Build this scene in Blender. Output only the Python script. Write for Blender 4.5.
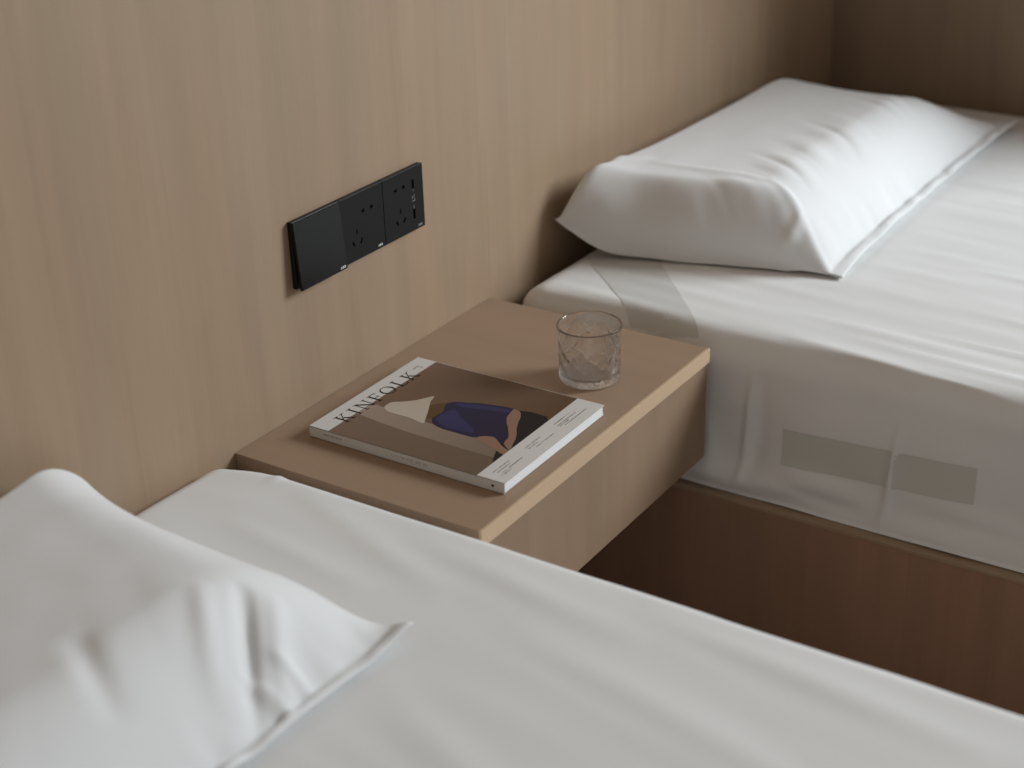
import bpy, bmesh, math, random
import numpy as np
from mathutils import Vector, Matrix

for o in list(bpy.data.objects): bpy.data.objects.remove(o)
SC = bpy.context.scene
COL = SC.collection

# ------------------------------------------------------------------ camera
cd = bpy.data.cameras.new('camera'); cam = bpy.data.objects.new('camera', cd); COL.objects.link(cam)
R_ = Vector((0.83624022, 0.54757206, -0.02944723)); U_ = Vector((-0.21852948, 0.38202297, 0.89794394)); F_ = Vector((-0.50293853, 0.74446174, -0.43912361))
mw = Matrix((R_, U_, -F_)).transposed().to_4x4(); mw.translation = (1.20025, -1.18098, 0.88624)
cam.matrix_world = mw
cd.sensor_width = 36; cd.lens = 1568.705 / 1024 * 36; cd.clip_start = 0.05; cd.clip_end = 50
cd.dof.use_dof = True; cd.dof.focus_distance = 1.93; cd.dof.aperture_fstop = 2.9; cd.dof.aperture_blades = 9
SC.camera = cam

# ------------------------------------------------------------------ light
w = bpy.data.worlds.new('world'); SC.world = w; w.use_nodes = True
w.node_tree.nodes['Background'].inputs[0].default_value = (1.0, 0.885, 0.765, 1)
w.node_tree.nodes['Background'].inputs[1].default_value = 0.225
def area(name, loc, target, sx, sy, power, col):
    l = bpy.data.lights.new(name, 'AREA'); l.shape = 'RECTANGLE'; l.size = sx; l.size_y = sy; l.energy = power; l.color = col
    o = bpy.data.objects.new(name, l); COL.objects.link(o); o.location = loc
    o.rotation_euler = (Vector(target) - Vector(loc)).to_track_quat('-Z', 'Y').to_euler(); return o
area('window_daylight', (2.9, 3.0, 1.9), (0.3, 0.5, 0.0), 1.5, 1.5, 166, (0.87, 0.945, 1.0))
SC.view_settings.view_transform = 'Standard'; SC.view_settings.look = 'None'
SC.view_settings.gamma = 1; SC.view_settings.use_curve_mapping = False
SC.view_settings.exposure = 0.0

# ------------------------------------------------------------------ materials
def new_mat(name):
    m = bpy.data.materials.new(name); m.use_nodes = True
    return m, m.node_tree.nodes, m.node_tree.links, m.node_tree.nodes['Principled BSDF']
def plain(name, col, rough=0.6, spec=0.5, **kw):
    m, n, l, b = new_mat(name)
    b.inputs['Base Color'].default_value = (*col, 1); b.inputs['Roughness'].default_value = rough
    b.inputs['Specular IOR Level'].default_value = spec
    for k, v in kw.items(): b.inputs[k].default_value = v
    # faint tone variation, so the surface is never perfectly even
    tc = n.new('ShaderNodeTexCoord'); no = n.new('ShaderNodeTexNoise'); no.inputs['Scale'].default_value = 60
    mr = n.new('ShaderNodeMapRange'); mr.inputs[3].default_value = max(0, rough - 0.04); mr.inputs[4].default_value = min(1, rough + 0.04)
    l.new(tc.outputs['Object'], no.inputs['Vector']); l.new(no.outputs[0], mr.inputs[0]); l.new(mr.outputs[0], b.inputs['Roughness'])
    return m
def wood(name, base, axis, amt=1.0, seed=0.0, rough=0.5):
    """oak veneer, grain along axis"""
    m, n, l, b = new_mat(name)
    tc = n.new('ShaderNodeTexCoord')
    def noise(sc_across, sc_along, detail, dist, off, ro=0.5):
        mp = n.new('ShaderNodeMapping'); s = [sc_across] * 3; s['xyz'.index(axis)] = sc_along
        mp.inputs['Scale'].default_value = s; mp.inputs['Location'].default_value = (off + seed, off * 1.7, off * .3 + seed)
        l.new(tc.outputs['Object'], mp.inputs['Vector'])
        no = n.new('ShaderNodeTexNoise'); no.inputs['Scale'].default_value = 1.0; no.inputs['Detail'].default_value = detail
        no.inputs['Roughness'].default_value = ro; no.inputs['Distortion'].default_value = dist
        l.new(mp.outputs[0], no.inputs['Vector']); return no.outputs[0]
    def ramp(v, lo, hi):
        r = n.new('ShaderNodeMapRange'); r.inputs[1].default_value = 0.3; r.inputs[2].default_value = 0.7
        r.inputs[3].default_value = lo; r.inputs[4].default_value = hi; l.new(v, r.inputs[0]); return r.outputs[0]
    def mul(a, c):
        k = n.new('ShaderNodeMath'); k.operation = 'MULTIPLY'; l.new(a, k.inputs[0]); l.new(c, k.inputs[1]); return k.outputs[0]
    broad = ramp(noise(13, 0.7, 2, 0.2, 3.1), 1 - .045 * amt, 1 + .045 * amt)
    band = ramp(noise(34, .9, 2, 0.3, 9.7), 1 - .04 * amt, 1 + .035 * amt)
    pore = ramp(noise(300, 4, 3, 0.1, 5.5, .6), 1 - .040 * amt, 1 + .022 * amt)
    fig = ramp(noise(30, 5, 2, .5, 21), 1 - .035 * amt, 1 + .035 * amt)
    v = mul(mul(broad, band), mul(pore, fig))
    if axis == 'z':          # veneer leaves laid side by side, each a slightly different tone
        sp = n.new('ShaderNodeSeparateXYZ'); l.new(tc.outputs['Object'], sp.inputs[0])
        sm = n.new('ShaderNodeMath'); sm.operation = 'ADD'; l.new(sp.outputs[0], sm.inputs[0]); l.new(sp.outputs[1], sm.inputs[1])
        for wd, lo in ((.083, .975), (.031, .985)):
            dv = n.new('ShaderNodeMath'); dv.operation = 'DIVIDE'; dv.inputs[1].default_value = wd; l.new(sm.outputs[0], dv.inputs[0])
            fl = n.new('ShaderNodeMath'); fl.operation = 'FLOOR'; l.new(dv.outputs[0], fl.inputs[0])
            wn = n.new('ShaderNodeTexWhiteNoise'); wn.noise_dimensions = '1D'; l.new(fl.outputs[0], wn.inputs['W'])
            mr = n.new('ShaderNodeMapRange'); mr.inputs[3].default_value = lo; mr.inputs[4].default_value = 2 - lo; l.new(wn.outputs['Value'], mr.inputs[0])
            v = mul(v, mr.outputs[0])
    hue = noise(11, .8, 2, 0, 14)
    cr = n.new('ShaderNodeMix'); cr.data_type = 'RGBA'
    cr.inputs['A'].default_value = (base[0] * 1.05, base[1] * .975, base[2] * .95, 1); cr.inputs['B'].default_value = (base[0] * .95, base[1] * 1.01, base[2] * 1.02, 1)
    l.new(hue, cr.inputs['Factor'])
    vm = n.new('ShaderNodeVectorMath'); vm.operation = 'SCALE'; l.new(cr.outputs['Result'], vm.inputs[0]); l.new(v, vm.inputs['Scale'])
    l.new(vm.outputs[0], b.inputs['Base Color'])
    b.inputs['Roughness'].default_value = rough; b.inputs['Specular IOR Level'].default_value = 0.35
    bp = n.new('ShaderNodeBump'); bp.inputs['Strength'].default_value = 0.05; bp.inputs['Distance'].default_value = 0.0006
    l.new(pore, bp.inputs['Height']); l.new(bp.outputs[0], b.inputs['Normal'])
    return m
def fabric(name, col, patch=False):
    m, n, l, b = new_mat(name)
    b.inputs['Roughness'].default_value = 0.85; b.inputs['Specular IOR Level'].default_value = 0.2
    b.inputs['Sheen Weight'].default_value = 0.06
    tc = n.new('ShaderNodeTexCoord')
    no = n.new('ShaderNodeTexNoise'); no.inputs['Scale'].default_value = 3.5; no.inputs['Detail'].default_value = 2
    l.new(tc.outputs['Object'], no.inputs['Vector'])
    mx = n.new('ShaderNodeMix'); mx.data_type = 'RGBA'
    mx.inputs['A'].default_value = (*[c * .985 for c in col], 1); mx.inputs['B'].default_value = (*[min(1, c * 1.01) for c in col], 1)
    l.new(no.outputs[0], mx.inputs['Factor'])
    l.new(mx.outputs['Result'], b.inputs['Base Color'])
    # weave
    bp = n.new('ShaderNodeBump'); bp.inputs['Strength'].default_value = 0.04; bp.inputs['Distance'].default_value = 0.0004
    wv = n.new('ShaderNodeTexNoise'); wv.inputs['Scale'].default_value = 900; l.new(tc.outputs['Object'], wv.inputs['Vector'])
    l.new(wv.outputs[0], bp.inputs['Height']); l.new(bp.outputs[0], b.inputs['Normal'])
    return m

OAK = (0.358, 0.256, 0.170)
STAND = (0.345, 0.235, 0.157)
M = {}
M['wall_oak'] = wood('oak_wall_veneer', OAK, 'z', 0.8)
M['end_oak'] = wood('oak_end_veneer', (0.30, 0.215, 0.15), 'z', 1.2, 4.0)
M['stand_top'] = wood('oak_table_veneer', STAND, 'x', 0.5, 2.0)
M['stand_shaded'] = wood('oak_shaded_veneer', (.315, .214, .143), 'z', 0.6, 6.0)  # the table oak again, darkened so the front's shade sits in its colour
M['edge'] = wood('pale_oak_edge', (0.60, 0.43, 0.29), 'y', 0.4, 8.0)
M['frame_oak'] = wood('oak_bed_veneer', (0.34, 0.205, 0.135), 'z', 1.0, 11.0)
M['rail_oak'] = wood('oak_rail_veneer', OAK, 'x', 0.8, 12.0)
M['floor_oak'] = wood('dark_floor_boards', (0.16, 0.11, 0.075), 'x', 1.0, 15.0)
M['sheet'] = fabric('white_cotton_sheet', (0.80, 0.798, 0.79))
M['case'] = fabric('white_cotton_case', (0.765, 0.765, 0.765))
M['label'] = fabric('grey_fabric_strip', (0.63, 0.63, 0.59))
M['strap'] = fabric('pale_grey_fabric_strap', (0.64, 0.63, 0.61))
M['black'] = plain('black_plastic', (0.010, 0.010, 0.0105), 0.42, 0.2)
M['rocker'] = plain('black_satin_plastic', (0.0065, 0.0068, 0.0072), 0.22, 0.3)
M['hole'] = plain('black_opening_shade', (0.0006, 0.0006, 0.0006), 0.9, 0.02)  # near-black colour stands in for the shade inside the openings
M['print_white'] = plain('white_print', (0.75, 0.75, 0.75), 0.5)
M['print_grey'] = plain('grey_print', (0.30, 0.30, 0.30), 0.5)
M['paper'] = plain('white_cover_paper', (0.66, 0.635, 0.60), 0.45, 0.4)
M['pages'] = plain('white_page_edges', (0.80, 0.80, 0.80), 0.8, 0.2)
M['ink'] = plain('black_ink', (0.012, 0.010, 0.008), 0.5, 0.12)
M['faint_ink'] = plain('faint_grey_ink', (0.53, 0.505, 0.475), 0.5)

# ------------------------------------------------------------------ mesh helpers
def obj(name, verts, faces, mat, parent=None, origin=(0, 0, 0), smooth=False, mats=None, fm=None):
    """verts in world space; origin = world position of the object's own origin"""
    po = Vector(parent['_o']) if parent is not None else None
    base = po if parent is not None else Vector(origin)
    me = bpy.data.meshes.new(name)
    me.from_pydata([(v[0] - base[0], v[1] - base[1], v[2] - base[2]) for v in verts], [], [tuple(int(i) for i in f) for f in faces])
    for mm in (mats or [mat]): me.materials.append(mm)
    if fm: me.polygons.foreach_set('material_index', fm)
    if smooth: me.polygons.foreach_set('use_smooth', [True] * len(me.polygons))
    me.update()
    bm = bmesh.new(); bm.from_mesh(me); bmesh.ops.recalc_face_normals(bm, faces=bm.faces); bm.to_mesh(me); bm.free()
    o = bpy.data.objects.new(name, me); COL.objects.link(o)
    if parent is not None: o.parent = parent
    else: o.location = base
    return o
def empty(name, loc):
    o = bpy.data.objects.new(name, None); COL.objects.link(o); o.location = loc; o['_o'] = tuple(loc)
    o.empty_display_size = .05; return o
def sub(parent, child):
    """make child mesh usable as a parent (its origin coincides with parent's)"""
    child['_o'] = parent['_o']; return child
def tag(o, label, cat, group=None):
    o['label'] = label; o['category'] = cat
    if group: o['group'] = group
    return o
def box(x0, x1, y0, y1, z0, z1):
    v = [(x, y, z) for x in (x0, x1) for y in (y0, y1) for z in (z0, z1)]
    return v, [(0, 1, 3, 2), (4, 6, 7, 5), (0, 4, 5, 1), (2, 3, 7, 6), (0, 2, 6, 4), (1, 5, 7, 3)]
def bevbox(x0, x1, y0, y1, z0, z1, r=0.0008, seg=2):
    v, f = box(x0, x1, y0, y1, z0, z1)
    bm = bmesh.new(); vs = [bm.verts.new(p) for p in v]
    for q in f: bm.faces.new([vs[i] for i in q])
    bmesh.ops.recalc_face_normals(bm, faces=bm.faces)
    bmesh.ops.bevel(bm, geom=list(bm.edges), offset=r, segments=seg, affect='EDGES', profile=.5)
    bm.verts.index_update()
    out = [tuple(p.co) for p in bm.verts], [tuple(p.index for p in q.verts) for q in bm.faces]; bm.free(); return out
def prism(poly, mapf, t0, t1):
    """closed 2-D polygon extruded from t0 to t1; mapf(a,b,t)->xyz"""
    n = len(poly); v = [mapf(a, b, t0) for a, b in poly] + [mapf(a, b, t1) for a, b in poly]
    f = [tuple(range(n)), tuple(range(2 * n - 1, n - 1, -1))] + [(i, (i + 1) % n, n + (i + 1) % n, n + i) for i in range(n)]
    return v, f
def join(parts):
    V = []; Fc = []
    for v, f in parts:
        k = len(V); V += list(v); Fc += [tuple(i + k for i in q) for q in f]
    return V, Fc
def smootherstep(t): t = np.clip(t, 0, 1); return t * t * t * (t * (6 * t - 15) + 10)
class VN:
    """2-D value noise in -1..1"""
    def __init__(s, seed): s.g = np.random.RandomState(seed).uniform(-1, 1, (256, 256))
    def __call__(s, x, y):
        x = np.asarray(x, float) + 57.3; y = np.asarray(y, float) + 81.9
        xi = np.floor(x).astype(int); yi = np.floor(y).astype(int); fx = smootherstep(x - xi); fy = smootherstep(y - yi)
        g = s.g; a = g[xi % 256, yi % 256]; b = g[(xi + 1) % 256, yi % 256]; c = g[xi % 256, (yi + 1) % 256]; d = g[(xi + 1) % 256, (yi + 1) % 256]
        return (a * (1 - fx) + b * fx) * (1 - fy) + (c * (1 - fx) + d * fx) * fy
def crease(x, y, p0, p1, wd, h, sharp=1.0):
    """soft ridge of height h along the segment p0-p1, fading at both ends"""
    d = np.array(p1, float) - np.array(p0, float); L = np.hypot(*d); d /= L
    s = ((x - p0[0]) * d[0] + (y - p0[1]) * d[1]) / L; n = -(x - p0[0]) * d[1] + (y - p0[1]) * d[0]
    fade = np.where((s > -.0) & (s < 1.), np.sin(np.clip(s, 0, 1) * math.pi) ** .7, 0)
    return h * fade * np.exp(-np.abs(n / wd) ** (2 * sharp))

# ------------------------------------------------------------------ the setting
def struct(name, v, f, m):
    o = obj(name, v, f, m, origin=v[0]); o['kind'] = 'structure'; return o
FZ = -0.46
struct('floor', *box(-.12, 3.3, -1.6, 3.4, FZ - .05, FZ), M['floor_oak'])
struct('wall_left', *box(-.12, 0, -1.6, 1.785, FZ, 2.3), M['wall_oak'])
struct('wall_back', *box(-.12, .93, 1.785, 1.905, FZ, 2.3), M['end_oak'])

# ------------------------------------------------------------------ beds
def rounded_mattress(name, x0, x1, y0, y1, z0, z1, r, xs, ys, zs, disp, mat, parent=None, origin=(0, 0, 0)):
    idx = {}; P = []; Fc = []
    nx, ny, nz = len(xs), len(ys), len(zs)
    def g(i, j, k):
        if (i, j, k) not in idx: idx[(i, j, k)] = len(P); P.append((xs[i], ys[j], zs[k]))
        return idx[(i, j, k)]
    for k in (0, nz - 1):
        for i in range(nx - 1):
            for j in range(ny - 1): Fc.append((g(i, j, k), g(i + 1, j, k), g(i + 1, j + 1, k), g(i, j + 1, k)))
    for j in (0, ny - 1):
        for i in range(nx - 1):
            for k in range(nz - 1): Fc.append((g(i, j, k), g(i + 1, j, k), g(i + 1, j, k + 1), g(i, j, k + 1)))
    for i in (0, nx - 1):
        for j in range(ny - 1):
            for k in range(nz - 1): Fc.append((g(i, j, k), g(i, j + 1, k), g(i, j + 1, k + 1), g(i, j, k + 1)))
    P = np.array(P)
    lo = np.array([x0 + r, y0 + r, z0]); hi = np.array([x1 - r, y1 - r, z1 - r])
    C = np.clip(P, lo, hi); D = P - C; L = np.linalg.norm(D, axis=1); N = D / np.maximum(L, 1e-9)[:, None]
    rr = np.where(D[:, 2] < 0, r, r)
    # bottom edge rounds tighter: squash below
    Q = C + N * r
    low = D[:, 2] < 0
    inner = L < 1e-9
    Q[inner] = P[inner]
    Q = disp(Q, N)
    return obj(name, Q, Fc, mat, parent, origin, smooth=True)
def axis_pts(a, b, r, step, dense_to=None, coarse=.05):
    k = 7
    pts = [a + r * (1 - math.cos(t / k * math.pi / 2)) * 1.0 for t in range(k)]
    # evenly spread angles on the cube corner arc
    pts = [a + r * (1 - math.tan((1 - t / k) * math.pi / 4)) for t in range(k)]
    end = b - r; x = a + r
    lim = min(end, dense_to) if dense_to is not None else end
    n = max(1, int(round((lim - x) / step))); pts += list(np.linspace(x, lim, n + 1))
    if lim < end:
        n = max(1, int(round((end - lim) / coarse))); pts += list(np.linspace(lim, end, n + 1))[1:]
    pts += [b - r * (1 - math.tan((1 - t / k) * math.pi / 4)) for t in range(k - 1, -1, -1)]
    return np.array(pts)

nA, nB, nC, nD = VN(3), VN(8), VN(15), VN(23)
TOPZ = 0.012; BOTZ = -0.2193
def disp_right(Q, N):
    x, y, z = Q[:, 0].copy(), Q[:, 1].copy(), Q[:, 2].copy()
    top = smootherstep((N[:, 2] - .2) / .6); side = smootherstep((-N[:, 1] - .3) / .5); back = smootherstep((-N[:, 0] - .3) / .5)
    yy = y + .10 * (x - .3)                                   # pulls run a little askew to the bed edge
    h = .0022 * nA(x * 1.6, yy * 5) + .0015 * nB(x * 3.5, yy * 17) + .0007 * nC(x * 7, yy * 45)
    m = smootherstep((x - .30) / .35)
    h += m * .0016 * np.maximum(0, nD(x * 3.2, yy * 26)) ** 1.3
    h += .004 * nC(x * 2.2 + 4, y * 2.2)
    for p0, p1, wd, hh in (((.44, .60), (.93, .555), .010, .0042), ((.52, .640), (1.10, .60), .009, .0035), ((.36, .68), (.80, .655), .012, .0022),
                           ((.60, .80), (1.1, .74), .008, .0025), ((.55, .95), (.95, .92), .008, .002), ((.50, 1.25), (.80, 1.22), .01, .002),
                           ((.05, .62), (.30, .585), .012, .0020), ((.57, .70), (.82, .69), .005, .0022)):
        h += crease(x, y, p0, p1, wd, hh)
    Q[:, 2] += top * h
    # hanging side of the sheet
    s = .0040 * nA(x * 4.5 + 9, z * 7) + .0022 * nB(x * 14, z * 9 + 3)
    s += .0010 * nD(x * 9, z * 34)
    t = (z - BOTZ)
    hem = np.exp(-((t - .030 - .012 * nA(x * 7, 2.2)) / .020) ** 2)
    s += hem * (.010 + .010 * nB(x * 6 + 2, 5.5)) + .008 * smootherstep((.05 - t) / .05)
    s += crease(x, z, (.412, -.02), (.400, -.205), .0050, .0085) + crease(x, z, (.620, -.05), (.605, -.215), .0048, .0090) - crease(x, z, (.430, -.03), (.415, -.20), .012, .004)
    s += crease(x, z, (.335, -.10), (.36, -.205), .012, .004) + crease(x, z, (.42, -.15), (.62, -.185), .010, .003) + crease(x, z, (.62, -.155), (.85, -.17), .010, .003)
    s -= crease(x, z, (.42, -.175), (.60, -.205), .008, .003)
    Q[:, 1] -= side * s
    Q[:, 1] += side * .004
    Q[:, 0] += back * np.clip(.004 * nA(y * 6, z * 6 + 3), -.01, .01)
    # wavy lower hem
    lowm = np.clip(1 - t / .06, 0, 1) * side
    Q[:, 2] += lowm * .002 * (nB(x * 14, 1.5) + .9)
    return Q
def disp_left(Q, N):
    x, y, z = Q[:, 0].copy(), Q[:, 1].copy(), Q[:, 2].copy()
    top = smootherstep((N[:, 2] - .2) / .6); side = smootherstep((N[:, 1] - .3) / .5)
    h = .0030 * nA(x * 1.6, y * 2.5 + 7) + .0006 * nB(x * 4, y * 13) + .0005 * nC(x * 9 + y * 20, y * 30)
    for p0, p1, wd, hh in (((.14, -.05), (.42, -.14), .016, .0035), ((.10, -.13), (.34, -.17), .012, .0025), ((.30, -.06), (.62, -.11), .016, .003),
                           ((.48, -.15), (.85, -.22), .02, .003), ((.58, -.06), (.95, -.10), .015, .0035), ((.42, -.28), (.75, -.42), .02, .003)):
        h += crease(x, y, p0, p1, wd * 1.1, hh * .6)
    # seam end of the fitted corner
    h += .002 * np.exp(-((x - .10) / .006) ** 2) * smootherstep((y + .06) / .03)
    Q[:, 2] += top * h
    e = .0035 * nA(x * 3.1 + 5, 3.3) + .0012 * nC(x * 14, 2.2)
    Q[:, 1] += side * e
    k = np.exp(-(np.maximum(x, 0) / .055) ** 2) * smootherstep((y + .16) / .12)
    Q[:, 1] -= k * .020; Q[:, 2] -= k * .003 * top
    return Q
def bed(x0, x1, y0, y1, lab, lab2, r, disp, near, group):
    """low oak platform with an overhanging top rail, and the sheeted mattress lying on it"""
    b = empty('bed_platform', ((x0 + x1) / 2, (y0 + y1) / 2, FZ))
    tag(b, lab, 'bed', group)
    obj('top_board', *bevbox(0.003, x1 + .02, y0 - .021, y1 + .008, -.226, -.2195, .0010), M['rail_oak'], b)
    obj('side_panel', *box(0.003, x1, y0 - .020, y0 + .004, FZ, -.226), M['frame_oak'], b)
    obj('side_panel', *box(0.003, x1, y1 - .012, y1 + .006, FZ, -.226), M['frame_oak'], b)
    obj('foot_panel', *box(x1 - .02, x1 + .012, y0 + .012, y1 - .012, FZ, -.226), M['frame_oak'], b)
    xs = axis_pts(x0, x1, r, .0052, 1.05); ys = axis_pts(y0, y1, r, .0075, None) if near else axis_pts(y0, y1, r, .0075, None)
    zs = axis_pts(BOTZ, TOPZ, r, .0085)
    mt = rounded_mattress('mattress', x0, x1, y0, y1, BOTZ, TOPZ, r, xs, ys, zs, disp, M['sheet'], None, ((x0 + x1) / 2, (y0 + y1) / 2, BOTZ))
    tag(mt, lab2, 'mattress', group and 'sheeted mattresses')
    return b, mt
bedR, mattR = bed(.027, 2.02, .562, 1.772, 'oak bed platform under the far mattress, its dark side panel beyond the nightstand',
    'far mattress in a white fitted sheet, beyond the nightstand, wrinkled side showing', .042, disp_right, False, 'bed platforms')
bedL, mattL = bed(.002, 2.02, -1.235, -.016, 'oak bed platform hidden beneath the near mattress in the foreground',
    'near mattress in a white sheet filling the foreground below the nightstand', .026, disp_left, True, 'bed platforms')

# ------------------------------------------------------------------ pillows
def rise(d, wd, p=2.2):
    t = np.clip(d / wd, 0, 1); return (1 - (1 - t) ** p)
def pillow(tips, widths, H, flange, crs, seed, label, flip=1, bow=(.012, .012), nu=110, nv=190, tipcurl=None, tilt=0.0, bed_z=TOPZ + .007, hv=0.0, wk=1.0, fr=(.85, .45), lo=1.0, endk=(0, 0)):
    """tips: near-wall-back, front, front-far, wall-far (u=-1/1 across x, v=-1/1 along y)
       widths: rise distances for wall edge, front edge, v=-1 end, v=+1 end"""
    U = np.linspace(-1, 1, nu); V = np.linspace(-1, 1, nv)
    # denser towards the edges
    U = np.sin(U * math.pi / 2) * .55 + U * .45; V = np.sin(V * math.pi / 2) * .5 + V * .5
    u, v = np.meshgrid(U, V, indexing='ij')
    t = np.array(tips, float)       # [u-,v-],[u+,v-],[u+,v+],[u-,v+]
    a = (1 - u) / 2; b = (1 - v) / 2
    P = (t[0][None, None] * (a * b)[..., None] + t[1] * ((1 - a) * b)[..., None] + t[2] * ((1 - a) * (1 - b))[..., None] + t[3] * (a * (1 - b))[..., None])
    X, Y, S = P[..., 0], P[..., 1], P[..., 2]
    ears_u = (1 - v ** 4) ; ears_v = (1 - u ** 4)
    X = X - bow[0] * ears_u * np.sign(u) * np.abs(u) ** 3
    Y = Y - bow[1] * ears_v * np.sign(v) * np.abs(v) ** 3
    # seam height: dips to the bed between the tips
    Wd = abs(t[1][0] - t[0][0]); Ld = abs(t[3][1] - t[0][1])
    n1, n2, n3 = VN(seed), VN(seed + 1), VN(seed + 2)
    du0 = (1 + u) / 2 * Wd; du1 = (1 - u) / 2 * Wd - flange
    dv0 = (1 + v) / 2 * Ld; dv1 = (1 - v) / 2 * Ld
    wv = 1 + .10 * n1(v * 3, u * 2)
    prof = rise(du0, widths[0]) * rise(du1, widths[1] * wv, 1.9) * rise(dv0, widths[2] * (1 + endk[0] * (u + 1) / 2), 2.4) * rise(dv1, widths[3] * (1 + endk[1] * (u + 1) / 2), 2.4)
    prof = np.maximum(prof, 0) ** .92
    edge = np.clip(du1 + flange, 0, None)
    sag = np.clip(1 - u ** 2, 0, 1) * np.clip(np.abs(v) * 0 + 1, 0, 1)
    seam = bed_z + .003 + (S - bed_z - .003) * np.abs(u) ** 2.6 * np.abs(v) ** 4
    top_z = seam + (H * (1 + hv * v) + tilt * (-u)) * prof
    # the stuffing's crest lines are a little sharper than the sleeve
    wr = .0022 * lo * n1(u * 2, v * 3) * prof + .0005 * n2(u * 5, v * 9) * prof
    # pull lines at the front slope, running down the slope
    sl = np.exp(-((du1 - widths[1] * fr[0]) / (widths[1] * fr[1])) ** 2) * wk
    wr += sl * (.0052 * np.abs(n2(v * 11 + u * 4.0, u * 1.0)) + .0006 * n3(v * 24 + u * 5, u * 2))
    # puckers along the seam
    sm = np.exp(-(np.clip(du1, 0, 9) / .028) ** 2) * (du1 > -.002)
    wr += sm * .0030 * n3(v * 19, u * 3)
    e0 = np.exp(-((dv0 - .02) / .05) ** 2) * prof; e1 = np.exp(-((dv1 - .02) / .05) ** 2) * prof
    wr += (e0 + e1) * .0010 * n2(u * 4, v * 2 + 9)
    top_z = top_z + wr
    th = .0016
    for c in crs: top_z = top_z + crease(X, Y, *c)
    bot = np.minimum(seam - th, seam - (seam - bed_z) * np.clip(prof * 3, 0, 1) * smootherstep(np.minimum(np.hypot(du0, dv0), np.hypot(du0, dv1)) / .13)); bot = np.maximum(bot, bed_z - .0005 + 0 * bot)
    top_z = np.maximum(top_z, bot + 2 * th)
    # flange thickness ripple
    fl = np.clip(1 - (edge / max(flange, 1e-4)), 0, 1) if flange > 0 else 0
    rip = np.sin(fl * math.pi * .9) * (.0040 * n1(v * 14, 4.4) + .0040) * (1 - np.abs(v) ** 8)
    top_z += np.maximum(rip, 0); bot += np.maximum(rip, 0) * .8
    # the steep ends bulge over their seam
    bul = np.sin(np.clip(prof, 0, 1) * math.pi)
    Yo = Y.copy(); Yo -= .010 * bul * np.exp(-(dv0 / .05) ** 2) * 1.0; Yo += .010 * bul * np.exp(-(dv1 / .05) ** 2)
    face = np.exp(-((dv0 - .012) / .03) ** 2) * np.clip(prof * 1.5, 0, 1)
    Yo -= face * (.004 * n3(u * 3.2, 3.3) + .002 * n1(u * 8 + prof * 2, 7.7) + crease(u, prof, (.55, .1), (.72, .95), .05, .009))
    if tipcurl:
        for (ui, vi, dz, dx) in tipcurl:
            k = np.exp(-(((u - ui) / .10) ** 2 + ((v - vi) / .07) ** 2)); top_z += dz * k; bot += dz * k; X = X + dx * k
    X = np.maximum(X, .004)
    idt = np.arange(nu * nv).reshape(nu, nv); idb = idt + nu * nv
    border = np.zeros((nu, nv), bool); border[0] = border[-1] = True; border[:, 0] = border[:, -1] = True
    mid = (top_z + bot) / 2
    tz = np.where(border, mid, top_z)
    idb = np.where(border, idt, idb)
    V3 = np.concatenate([np.stack([X, Yo, tz], -1).reshape(-1, 3), np.stack([X, np.where(prof > .4, Y, Yo), bot], -1).reshape(-1, 3)])
    used = np.unique(np.concatenate([idt.ravel(), idb.ravel()])); rm = -np.ones(2 * nu * nv, int); rm[used] = np.arange(len(used))
    Fc = []
    for g_, rev in ((idt, False), (idb, True)):
        q = np.stack([g_[:-1, :-1], g_[1:, :-1], g_[1:, 1:], g_[:-1, 1:]], -1).reshape(-1, 4)
        if rev: q = q[:, ::-1]
        Fc += [tuple(r) for r in rm[q]]
    Vu = V3[used]
    o = obj('pillow', Vu, Fc, M['case'], None, (float(np.mean(Vu[:, 0])), float(np.mean(Vu[:, 1])), bed_z), smooth=True)
    tag(o, label, 'pillow', 'bed pillows')
    return o
pillow([(.015, .700, .074), (.432, .812, .020), (.424, 1.655, .028), (.02, 1.57, .05)], (.045, .132, .060, .24), .108, .022,
       [((.03, .79), (.10, .86), .008, .004), ((.10, .84), (.30, .86), .010, .003), ((.285, .86), (.42, .815), .008, .006)], 41,
       'plump white pillow at the head of the far bed, against the wall', tilt=-.001, hv=-.03, fr=(.95, .38), endk=(0, 1.0))
pillow([(.02, -1.02, .05), (.43, -1.02, .02), (.425, -.213, .022), (.015, -.238, .06)], (.024, .115, .16, .085), .106, .014,
       [((.325, -.33), (.405, -.415), .0075, -.014), ((.345, -.31), (.415, -.385), .009, .007), ((.305, -.36), (.385, -.435), .011, .006),
        ((.375, -.36), (.412, -.335), .005, .005), ((.37, -.395), (.41, -.37), .005, .005), ((.27, -.48), (.36, -.52), .012, -.005), ((.10, -.30), (.30, -.34), .02, .002)], 77,
       'white pillow in the lower left foreground on the near bed, its corner flicked up', tipcurl=[(1, 1, .012, .0)], endk=(0, 1.3), wk=.2, lo=.4)

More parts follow.
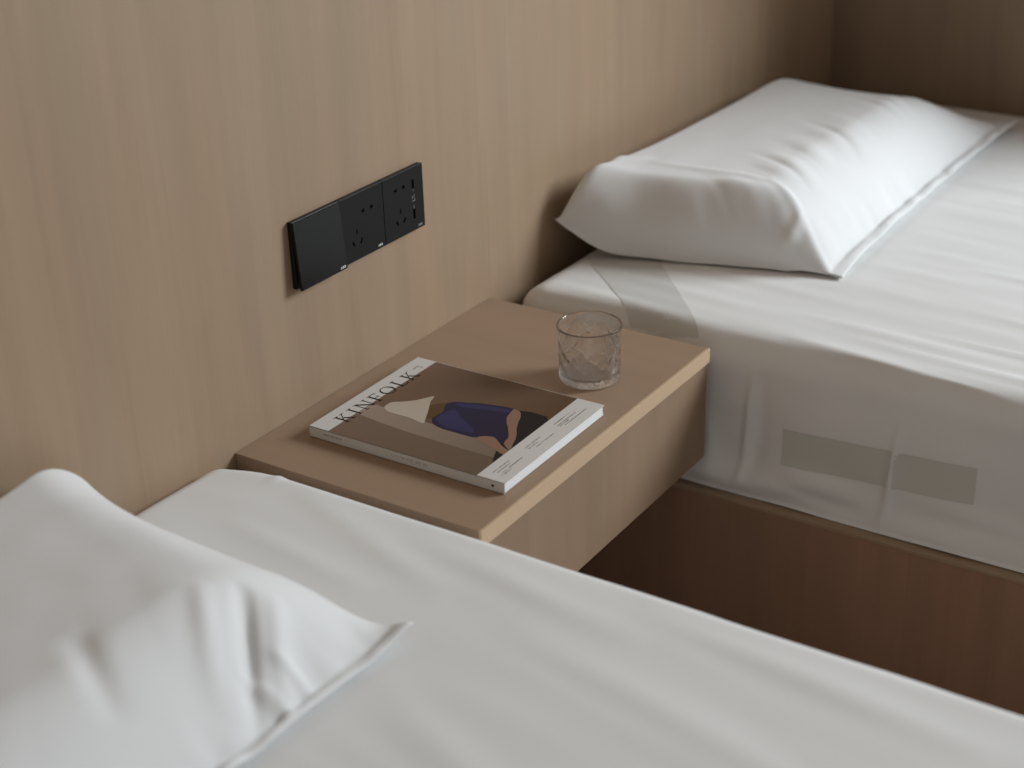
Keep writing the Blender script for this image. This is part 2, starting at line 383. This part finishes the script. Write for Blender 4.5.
# ------------------------------------------------------------------ nightstand
W = 0.5444; D = 0.3564
ns = empty('nightstand', (D / 2, W / 2, -.165))
tag(ns, 'pale oak floating nightstand mounted on the wall between the two beds', 'nightstand')
obj('top_board', *bevbox(.001, D - .004, 0, W, -.0205, 0, .0006), M['stand_top'], ns)
obj('edge_strip', *bevbox(D - .004, D, 0, W, -.0205, 0, .0005), M['edge'], ns)
df = obj('drawer_front', *bevbox(D - .026, D - .004, .001, W - .001, -.165, -.0215, .0006), M['stand_shaded'], ns)
df['label'] = 'plain oak drawer front without a handle'
obj('side_panel', *box(.001, D - .026, .0, .018, -.165, -.0205), M['stand_shaded'], ns)
obj('side_panel', *box(.001, D - .026, W - .018, W, -.165, -.0205), M['stand_shaded'], ns)
obj('bottom_panel', *box(.001, D - .026, .018, W - .018, -.165, -.150), M['stand_top'], ns)

# ------------------------------------------------------------------ magazine
MX, MY, MR, MW, ML, MT = .0507, .0788, .0041, .2242, .2831, .0144
cR, sR = math.cos(MR), math.sin(MR)
def mg(a, b, z):                 # page millimetres (a right, b down) -> world
    a /= 1000; b /= 1000
    return (MX + b * cR - a * sR, MY + b * sR + a * cR, z)
mag = empty('magazine', mg(112, 141, .0004))
tag(mag, 'thick paperback magazine lying flat on the nightstand, brown cover with a white hat', 'magazine')
WA, WB = MW * 1000, ML * 1000
def pbox(a0, a1, b0, b1, z0, z1):
    return prism([(a0, b0), (a1, b0), (a1, b1), (a0, b1)], mg, z0, z1)
CT = .0005
# pages: slightly uneven block
obj('page_block', *join([pbox(1.5, WA - 1.0 - .5 * (i % 2), 1.2, WB - 1.2 - (.9 if i % 3 == 1 else 0) - .12 * i, .0010 + i * .00128, .0010 + (i + 1) * .00128) for i in range(10)]), M['pages'], mag)
obj('back_cover', *pbox(0, WA, 0, WB - 2.5, .0004, .0010), M['paper'], mag)
obj('spine', *pbox(0, .7, 0, WB, .0004, MT), M['paper'], mag)
fc = obj('front_cover', *pbox(0, WA, 0, WB, MT - CT - .0003, MT), M['paper'], mag); sub(mag, fc)
# printed picture on the cover
def flat(poly, lev): return prism(poly, mg, MT - .0001, MT + .00002 + lev * .00002)
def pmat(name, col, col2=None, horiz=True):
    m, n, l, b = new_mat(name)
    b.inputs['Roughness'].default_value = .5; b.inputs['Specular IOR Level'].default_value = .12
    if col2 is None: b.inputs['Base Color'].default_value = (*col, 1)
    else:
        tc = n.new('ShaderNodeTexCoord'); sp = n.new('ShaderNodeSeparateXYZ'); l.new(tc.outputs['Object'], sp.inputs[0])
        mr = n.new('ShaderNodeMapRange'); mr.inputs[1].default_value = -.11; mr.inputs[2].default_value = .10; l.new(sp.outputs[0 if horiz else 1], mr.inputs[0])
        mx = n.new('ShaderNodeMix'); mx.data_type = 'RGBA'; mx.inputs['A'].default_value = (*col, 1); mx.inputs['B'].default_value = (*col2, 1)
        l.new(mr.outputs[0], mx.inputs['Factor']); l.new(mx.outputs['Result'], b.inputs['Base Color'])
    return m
LE, RI, T0, B0 = .35, 223.6, 29.5, 245.0
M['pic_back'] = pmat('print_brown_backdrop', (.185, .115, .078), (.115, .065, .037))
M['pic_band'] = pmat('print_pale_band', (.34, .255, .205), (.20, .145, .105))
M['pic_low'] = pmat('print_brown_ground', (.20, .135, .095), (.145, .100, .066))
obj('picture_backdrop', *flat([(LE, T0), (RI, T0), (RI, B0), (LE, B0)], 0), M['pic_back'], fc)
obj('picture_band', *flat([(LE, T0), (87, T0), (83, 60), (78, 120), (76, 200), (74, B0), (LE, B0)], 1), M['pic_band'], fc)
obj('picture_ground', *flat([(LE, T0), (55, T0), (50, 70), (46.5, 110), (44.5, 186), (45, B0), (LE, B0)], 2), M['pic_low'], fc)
def spl(pts, k=6):
    """closed Catmull-Rom through pts"""
    n = len(pts); out = []
    for i in range(n):
        p0, p1, p2, p3 = [np.array(pts[(i + j) % n], float) for j in (-1, 0, 1, 2)]
        for s in range(k):
            t = s / k; out.append(tuple(.5 * ((2 * p1) + (-p0 + p2) * t + (2 * p0 - 5 * p1 + 4 * p2 - p3) * t * t + (-p0 + 3 * p1 - 3 * p2 + p3) * t ** 3)))
    return [(min(RI, max(LE, a)), min(B0 - .05, b)) for a, b in out]
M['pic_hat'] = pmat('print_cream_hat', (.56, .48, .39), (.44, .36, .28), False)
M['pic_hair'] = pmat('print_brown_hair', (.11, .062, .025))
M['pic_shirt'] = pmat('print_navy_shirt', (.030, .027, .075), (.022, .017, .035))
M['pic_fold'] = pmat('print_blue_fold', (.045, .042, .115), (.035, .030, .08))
M['pic_skin'] = pmat('print_skin', (.27, .155, .105)); M['pic_dark'] = pmat('print_black_cloth', (.018, .014, .013))
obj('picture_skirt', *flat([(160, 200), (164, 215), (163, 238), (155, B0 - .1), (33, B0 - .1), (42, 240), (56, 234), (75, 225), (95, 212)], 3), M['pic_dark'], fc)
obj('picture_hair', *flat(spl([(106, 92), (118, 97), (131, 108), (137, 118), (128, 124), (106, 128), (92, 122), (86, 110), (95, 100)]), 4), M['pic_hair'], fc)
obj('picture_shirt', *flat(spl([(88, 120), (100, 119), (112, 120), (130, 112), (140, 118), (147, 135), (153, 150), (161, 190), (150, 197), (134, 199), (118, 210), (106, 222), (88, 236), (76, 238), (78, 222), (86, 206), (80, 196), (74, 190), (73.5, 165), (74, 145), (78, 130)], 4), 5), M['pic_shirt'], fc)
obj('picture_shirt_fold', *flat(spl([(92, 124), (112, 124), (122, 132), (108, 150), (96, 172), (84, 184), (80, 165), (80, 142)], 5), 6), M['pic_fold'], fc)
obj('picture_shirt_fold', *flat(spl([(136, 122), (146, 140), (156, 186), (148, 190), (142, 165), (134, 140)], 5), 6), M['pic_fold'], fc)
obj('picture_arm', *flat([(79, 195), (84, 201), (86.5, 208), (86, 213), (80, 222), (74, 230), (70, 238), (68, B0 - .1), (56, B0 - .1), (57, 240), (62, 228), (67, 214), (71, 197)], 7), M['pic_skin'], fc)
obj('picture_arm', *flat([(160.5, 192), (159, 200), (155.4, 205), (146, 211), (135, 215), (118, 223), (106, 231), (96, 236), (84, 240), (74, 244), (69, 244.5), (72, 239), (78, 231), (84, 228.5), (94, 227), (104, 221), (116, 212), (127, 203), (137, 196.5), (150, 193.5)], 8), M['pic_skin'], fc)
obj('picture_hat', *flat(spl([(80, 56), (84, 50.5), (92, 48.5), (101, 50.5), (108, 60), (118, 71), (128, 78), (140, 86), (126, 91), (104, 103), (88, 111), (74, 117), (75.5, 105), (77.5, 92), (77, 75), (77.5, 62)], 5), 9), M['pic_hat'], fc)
# masthead: serif capitals
def glyph(ch, a0, wd, b0, hh):
    out = []; X = lambda t: a0 + t * wd; Y = lambda t: b0 + t * hh
    s = 1.0
    def rect(x0, y0, x1, y1): out.append([(x0, y0), (x1, y0), (x1, y1), (x0, y1)])
    def stem(x, thick=2.5, serif=2.4):
        rect(x, b0, x + thick, b0 + hh); rect(x - serif, b0, x + thick + serif, b0 + .8); rect(x - serif, b0 + hh - .8, x + thick + serif, b0 + hh)
    def diag(xa, ya, xb, yb, th): out.append([(xa, ya), (xa + th, ya), (xb + th, yb), (xb, yb)])
    if ch == 'I': stem(a0 + wd / 2 - 1.25)
    if ch == 'K':
        stem(a0 + 2.4); diag(a0 + 14, b0 + .5, a0 + 4.5, b0 + hh * .56, 1.2); diag(a0 + 6.8, b0 + hh * .42, a0 + wd - 3.4, b0 + hh, 3.0)
        rect(a0 + 11.2, b0, a0 + 17.4, b0 + .8); rect(a0 + wd - 5.5, b0 + hh - .8, a0 + wd + 1.2, b0 + hh)
    if ch == 'N':
        rect(a0 + 2, b0, a0 + 3.2, b0 + hh); rect(a0, b0 + hh - .8, a0 + 5.4, b0 + hh); rect(a0 - .6, b0, a0 + 3, b0 + .8)
        diag(a0 + 1.6, b0, a0 + wd - 4.6, b0 + hh, 3.2); rect(a0 + wd - 2.7, b0, a0 + wd - 1.5, b0 + hh); rect(a0 + wd - 5, b0, a0 + wd + .8, b0 + .8)
    if ch == 'F':
        stem(a0 + 2); rect(a0 + 2, b0, a0 + wd, b0 + .9); rect(a0 + wd - .8, b0, a0 + wd, b0 + 4); rect(a0 + 4, b0 + hh * .46, a0 + wd - 2.6, b0 + hh * .46 + .9); rect(a0 + wd - 3.2, b0 + hh * .36, a0 + wd - 2.5, b0 + hh * .60)
    if ch == 'L':
        stem(a0 + 2); rect(a0 + 2, b0 + hh - .9, a0 + wd, b0 + hh); rect(a0 + wd - .8, b0 + hh - 4.4, a0 + wd, b0 + hh)
    if ch == 'O':
        n = 36; oc = []; 
        for i in range(n):
            t0, t1 = 2 * math.pi * i / n, 2 * math.pi * (i + 1) / n
            f = lambda t, ra, rb: (a0 + wd / 2 + ra * math.cos(t), b0 + hh / 2 + rb * math.sin(t))
            out.append([f(t0, wd / 2, hh / 2), f(t1, wd / 2, hh / 2), f(t1, wd / 2 - 2.5, hh / 2 - .9), f(t0, wd / 2 - 2.5, hh / 2 - .9)])
    return out
LAY = [('K', 29, 18), ('I', 53.7, 7.5), ('N', 68, 20), ('F', 94.6, 14), ('O', 114.8, 20.5), ('L', 142, 14.5), ('K', 163, 18)]
for ch, a0, wd in LAY:
    obj('masthead_letter', *join([flat(p, 12) for p in glyph(ch, a0, wd, 14.6, 20.8)]), M['ink'], fc)
rnd = random.Random(5)
def scribble(a0, a1, b, hh, lev=12):
    out = []; a = a0
    while a < a1:
        g = rnd.uniform(.5, 1.0) * hh * .8
        if rnd.random() > .16:
            out.append(flat([(a, b), (a + g * .25, b), (a + g * .25, b + hh), (a, b + hh)], lev))
            if rnd.random() > .3: out.append(flat([(a, b + hh * rnd.choice((0, .4, .8))), (a + g * .8, b), (a + g * .8, b + hh * .25), (a, b + hh)], lev))
        a += g * 1.25
    return out
obj('issue_mark', *join(scribble(192, 202, 15.5, 2.6) + scribble(193, 203, 20.5, 4.0)), M['faint_ink'], fc)
for a0, a1, b in ((150, 184, 255.5), (150, 190, 261), (156, 204, 267.5), (150, 170, 264), (82, 114, 257.5), (82, 104, 262), (92, 130, 267), (15, 48, 257), (18, 44, 261.5), (22, 62, 266.5), (15, 34, 270)):
    obj('cover_line', *join(scribble(a0, a1, b, 1.8)), M['faint_ink'], fc)
# spine lettering
def spine_marks(b0, b1, zc, hh):
    out = []; b = b0
    while b < b1:
        g = rnd.uniform(.7, 1.2) * hh
        f = lambda p, q, t: mg(t, p, q)
        if not (b0 + (b1 - b0) * .55 < b < b0 + (b1 - b0) * .63):
            out.append(prism([(b, zc - hh / 2000), (b + g * .25, zc - hh / 2000), (b + g * .25, zc + hh / 2000), (b, zc + hh / 2000)], f, -.03, .2))
            out.append(prism([(b, zc + hh / 2000 - .0004), (b + g * .8, zc + hh / 2000 - .0004), (b + g * .8, zc + hh / 2000), (b, zc + hh / 2000)], f, -.03, .2))
            if rnd.random() > .4: out.append(prism([(b + g * .5, zc - hh / 2000), (b + g * .8, zc - hh / 2000), (b + g * .8, zc + hh / 2000), (b + g * .5, zc + hh / 2000)], f, -.03, .2))
        b += g * 1.3
    return out
sp = [o for o in mag.children if o.name == 'spine'][0]; sub(mag, sp)
obj('spine_lettering', *join(spine_marks(22, 50, .0082, 2.2)), M['ink'], sp)
obj('spine_lettering', *join(spine_marks(124, 176, .0078, 2.9)), M['print_grey'], sp)
obj('spine_emblem', *prism([(267 + 2.0 * math.cos(t * math.pi / 6), .0074 + .0018 * math.sin(t * math.pi / 6)) for t in range(12)], lambda p, q, t: mg(t, p, q), -.03, .2), M['ink'], sp)

# ------------------------------------------------------------------ glass tumbler
def tumbler(cx, cy):
    m, n, l, b = new_mat('clear_textured_glass')
    b.inputs['Base Color'].default_value = (.97, .98, .985, 1); b.inputs['Roughness'].default_value = 0.0
    b.inputs['Transmission Weight'].default_value = 1.0; b.inputs['IOR'].default_value = 1.5
    tc = n.new('ShaderNodeTexCoord'); vo = n.new('ShaderNodeTexNoise'); vo.inputs['Scale'].default_value = 260; vo.inputs['Detail'].default_value = 2
    l.new(tc.outputs['Object'], vo.inputs['Vector'])
    sp = n.new('ShaderNodeSeparateXYZ'); l.new(tc.outputs['Object'], sp.inputs[0])
    zr = n.new('ShaderNodeMapRange'); zr.inputs[1].default_value = .066; zr.inputs[2].default_value = .010; zr.inputs[3].default_value = .0; zr.inputs[4].default_value = .16; l.new(sp.outputs[2], zr.inputs[0])
    bp = n.new('ShaderNodeBump'); bp.inputs['Distance'].default_value = .0012; l.new(zr.outputs[0], bp.inputs['Strength']); l.new(vo.outputs[0], bp.inputs['Height']); l.new(bp.outputs[0], b.inputs['Normal'])
    # thin pressed glass passes part of the light straight through
    tr = n.new('ShaderNodeBsdfTransparent'); ms = n.new('ShaderNodeMixShader'); ms.inputs[0].default_value = .12
    out = [q for q in n if q.type == 'OUTPUT_MATERIAL'][0]
    l.new(b.outputs[0], ms.inputs[1]); l.new(tr.outputs[0], ms.inputs[2]); l.new(ms.outputs[0], out.inputs['Surface'])
    NA = 216; nz = VN(61); nz2 = VN(62)
    H = .077; rT, rB = .0422, .0402
    prof = []
    # outer wall, up
    outer = [(0, .0), (rB * .5, .0), (rB * .82, .0002), (rB * .93, .0012), (rB * .985, .004)]
    for i in range(48):
        t = i / 47; z = .0065 + t * (H - .0095)
        r = rB + (rT - rB) * t - .0009 * math.sin(t * math.pi); outer.append((r, z))
    outer += [(rT + .0001, H - .0014), (rT - .0005, H - .0003), (rT - .0014, H)]
    inner = [(rT - .0023, H - .0005), (rT - .0027, H - .002)]
    for i in range(16):
        t = 1 - i / 15; z = .014 + t * (H - .020); inner.append((rB - .0032 + (rT - rB) * t, z))
    inner += [(rB - .0040, .0120), (rB - .0065, .0100), (rB * .70, .0090), (rB * .35, .0086), (0, .0085)]
    pr = outer + inner; V = []; Fc = []
    rings = []
    for q, (r, z) in enumerate(pr):
        if r == 0: rings.append([len(V)]); V.append((cx, cy, z)); continue
        ring = []
        for k in range(NA):
            th = 2 * math.pi * k / NA; d = 0
            if q < len(outer):
                k_ = max(0, min(1, z / .006)) * max(0, min(1, (H - .012 - z) / .014))
                # cut relief: slanting leaf-like facets and ripples
                s1 = math.sin(th * 9 + z * 260 + 1.5 * float(nz(th * 2, z * 60))); s2 = math.sin(th * 14 - z * 330)
                d = k_ * (-.0011 * max(0, s1) ** 2 - .0008 * max(0, s2) ** 3 - .0011 * abs(float(nz2(th * 7, z * 230))))
            elif z < .02: d = 0
            ring.append(len(V)); V.append((cx + (r + d) * math.cos(th), cy + (r + d) * math.sin(th), z))
        rings.append(ring)
    for a, b2 in zip(rings[:-1], rings[1:]):
        if len(a) == 1: Fc += [(a[0], b2[k], b2[(k + 1) % NA]) for k in range(NA)]
        elif len(b2) == 1: Fc += [(a[k], b2[0], a[(k + 1) % NA]) for k in range(NA)]
        else: Fc += [(a[k], a[(k + 1) % NA], b2[(k + 1) % NA], b2[k]) for k in range(NA)]
    V = [(x, y, z + .0002) for x, y, z in V]
    o = obj('glass_tumbler', V, Fc, m, None, (cx, cy, .0002), smooth=True)
    tag(o, 'empty clear glass tumbler with textured sides, standing on the nightstand', 'glass')
tumbler(.263, .386)

# ------------------------------------------------------------------ switches and sockets
def wp(y, z, x): return (x, y, z)
def lay(polys, x0, x1): return join([prism(p, wp, x0, x1) for p in polys])
ZT, ZB = .2505, .1640
def logo(y, z, h, parent, mat, x):
    """three slanted-cut block letters"""
    wd = h * .78; g = h * .26; P = []
    def R(a0, b0, a1, b1, o): return [(y + o + a0 * wd, z + b0 * h), (y + o + a1 * wd, z + b0 * h), (y + o + a1 * wd, z + b1 * h), (y + o + a0 * wd, z + b1 * h)]
    A = [(0, 0), (.34, 0), (.52, 1), (.34, 1)]; A2 = [(.66, 0), (1, 0), (.66, 1), (.48, 1)]
    for q in (A, A2): P.append([(y + a * wd, z + b * h) for a, b in q])
    P.append(R(.30, .22, .70, .42, 0))
    for k in (1, 2):
        o = k * (wd + g)
        P += [R(0, 0, .34, 1, o), R(.34, 0, .92, .2, o), R(.34, .42, .92, .58, o), R(.34, .8, .88, 1, o), R(.66, .05, 1, .45, o), R(.62, .55, .94, .95, o)]
    obj('logo', *lay(P, x - .0002, x + .0001), mat, parent)
def plate(y0, name, label, cat, rocker=False):
    t = empty(name, (0.0, y0 + .0433, .207)); tag(t, label, cat, 'black wall plates above the nightstand')
    y1 = y0 + (.0862 if y0 > .13 else .0876)
    obj('mounting_frame', *bevbox(.0005, .0068, y0 + .0006, y1 - .0006, ZB + .0006, ZT - .0006, .0005), M['black'], t)
    return t, y1
HO = 'black wall plates above the nightstand'
t, y1 = plate(.1290, 'light_switch', 'black rocker light switch with plain glossy face, leftmost of the wall plates', 'light switch')
ty = .1290
# tilted rocker: pressed in at the top, standing out at the bottom
prof = [(.0120, ZB + .0002), (.0152, ZB + .0002), (.0158, ZB + .0012), (.0098, ZT - .0010), (.0090, ZT - .0002), (.0066, ZT - .0002)]
rk = obj('rocker', *prism(prof, lambda a, b, tt: (a, tt, b), ty + .0003, y1 - .0003), M['rocker'], t)
bm = bmesh.new(); bm.from_mesh(rk.data); bmesh.ops.bevel(bm, geom=list(bm.edges), offset=.0003, segments=2, affect='EDGES'); bm.to_mesh(rk.data); bm.free()
sub(t, rk); logo(.2030, .1665, .0034, rk, M['print_white'], .0156)
def holes2(yc, zc):
    P = []
    for s in (1, -1):
        o = yc + s * .0088; s = -s
        P.append([(o - s * .0028, zc - .0014), (o - s * .0028, zc + .0014), (o + s * .0002, zc + .0016), (o + s * .0028, zc + .0030), (o + s * .0028, zc - .0030), (o + s * .0002, zc - .0016)][::1])
    return P
def holes3(yc, zc):
    P = [[(yc - .0012, zc + .0035), (yc + .0012, zc + .0035), (yc + .0012, zc + .0100), (yc - .0012, zc + .0100)]]
    for s in (-1, 1):
        c, d = math.cos(math.radians(30)), -s * math.sin(math.radians(30)); o = (yc + s * .0078, zc - .0075)
        P.append([(o[0] + u * c - v * -d * -1, o[1] + u * -d * -1 + v * c) for u, v in ((-.0015, -.0038), (.0015, -.0038), (.0015, .0038), (-.0015, .0038))])
    return P
for y0, label, usb in ((.2168, 'black five-hole power socket in the middle of the wall plates', False), (.3031, 'black power socket with two USB ports, rightmost of the wall plates', True)):
    t, y1 = plate(y0, 'power_socket', label, 'socket')
    fp = obj('faceplate', *bevbox(.0055, .0092, y0 + .0003, y1 - .0003, ZB, ZT, .0006), M['black'], t); sub(t, fp)
    if usb: c2, c3 = (y0 + .035, .2295), (y0 + .0345, .1925)
    else: c2, c3 = (y0 + .0535, .2245), (y0 + .030, .1945)
    for P in holes2(*c2) + holes3(*c3): obj('pin_hole', *lay([P], .0060, .00927), M['hole'], fp)  # solid inserts, no recess cut: the depth is only their black colour
    if usb:
        for zc in (.2270, .1870):
            pt = obj('usb_port', *lay([[(y0 + .0610, zc - .0068), (y0 + .0660, zc - .0068), (y0 + .0660, zc + .0068), (y0 + .0610, zc + .0068)]], .0060, .00927), M['hole'], fp)
            sub(fp, pt)
        P = []
        ym = y0 + .0635
        for a, b2, c_, d_ in ((-.0003, .0115, .0003, .0155), (-.0003, -.0125, .0003, -.0075), (-.0030, .0022, -.0022, .0058), (-.0030, .0022, -.0005, .0028), (.0006, .0050, .0034, .0058), (.0006, .0022, .0012, .0058), (-.0030, -.0020, .0034, -.0012), (.0026, -.0020, .0034, .0012)):
            P.append([(ym + a, .2065 + b2), (ym + c_, .2065 + b2), (ym + c_, .2065 + d_), (ym + a, .2065 + d_)])
        obj('charging_mark', *lay(P, .0090, .0093), M['print_grey'], fp)
    logo(y1 - .0155, .1672, .0030, fp, M['print_white'] if not usb else M['print_grey'], .0093)

# ------------------------------------------------------------------ grey strip that shows on the side of the far mattress
def side_patch():
    pts = []; nx, nz = 40, 8
    dg = bpy.context.evaluated_depsgraph_get()
    me = mattR.data; import mathutils
    bvh = mathutils.bvhtree.BVHTree.FromPolygons([v.co + mattR.location for v in me.vertices], [tuple(p.vertices) for p in me.polygons])
    V = []; Fc = []
    for i in range(nx + 1):
        for k in range(nz + 1):
            x = .458 + (.722 - .458) * i / nx; z = -.157 + .053 * k / nz + .013 * i / nx
            h = bvh.ray_cast(Vector((x, .40, z)), Vector((0, 1, 0)))[0]
            V.append((x, h.y - .0006, z))
    for i in range(nx):
        for k in range(nz):
            a = i * (nz + 1) + k; Fc.append((a, a + 1, a + nz + 2, a + nz + 1))
    mattR['_o'] = tuple(mattR.location)
    o = obj('grey_strip', V, Fc, M['label'], mattR, smooth=True); o['label'] = 'dark grey rectangular strip on the side of the sheet'
side_patch()
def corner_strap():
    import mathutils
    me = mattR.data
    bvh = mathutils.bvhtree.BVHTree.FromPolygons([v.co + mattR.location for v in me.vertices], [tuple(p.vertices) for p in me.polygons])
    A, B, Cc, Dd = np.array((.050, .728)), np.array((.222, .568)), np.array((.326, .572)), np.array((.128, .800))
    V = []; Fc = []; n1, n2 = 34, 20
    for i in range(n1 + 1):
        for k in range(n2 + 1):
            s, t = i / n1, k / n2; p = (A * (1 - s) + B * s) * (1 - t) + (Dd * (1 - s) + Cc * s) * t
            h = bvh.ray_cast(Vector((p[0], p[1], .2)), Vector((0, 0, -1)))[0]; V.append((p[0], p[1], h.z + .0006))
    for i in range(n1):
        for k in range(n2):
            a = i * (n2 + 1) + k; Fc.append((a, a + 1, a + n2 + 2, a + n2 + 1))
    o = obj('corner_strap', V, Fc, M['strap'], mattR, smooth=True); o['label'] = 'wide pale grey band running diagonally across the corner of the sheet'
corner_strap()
for o in bpy.data.objects:
    if '_o' in o: del o['_o']
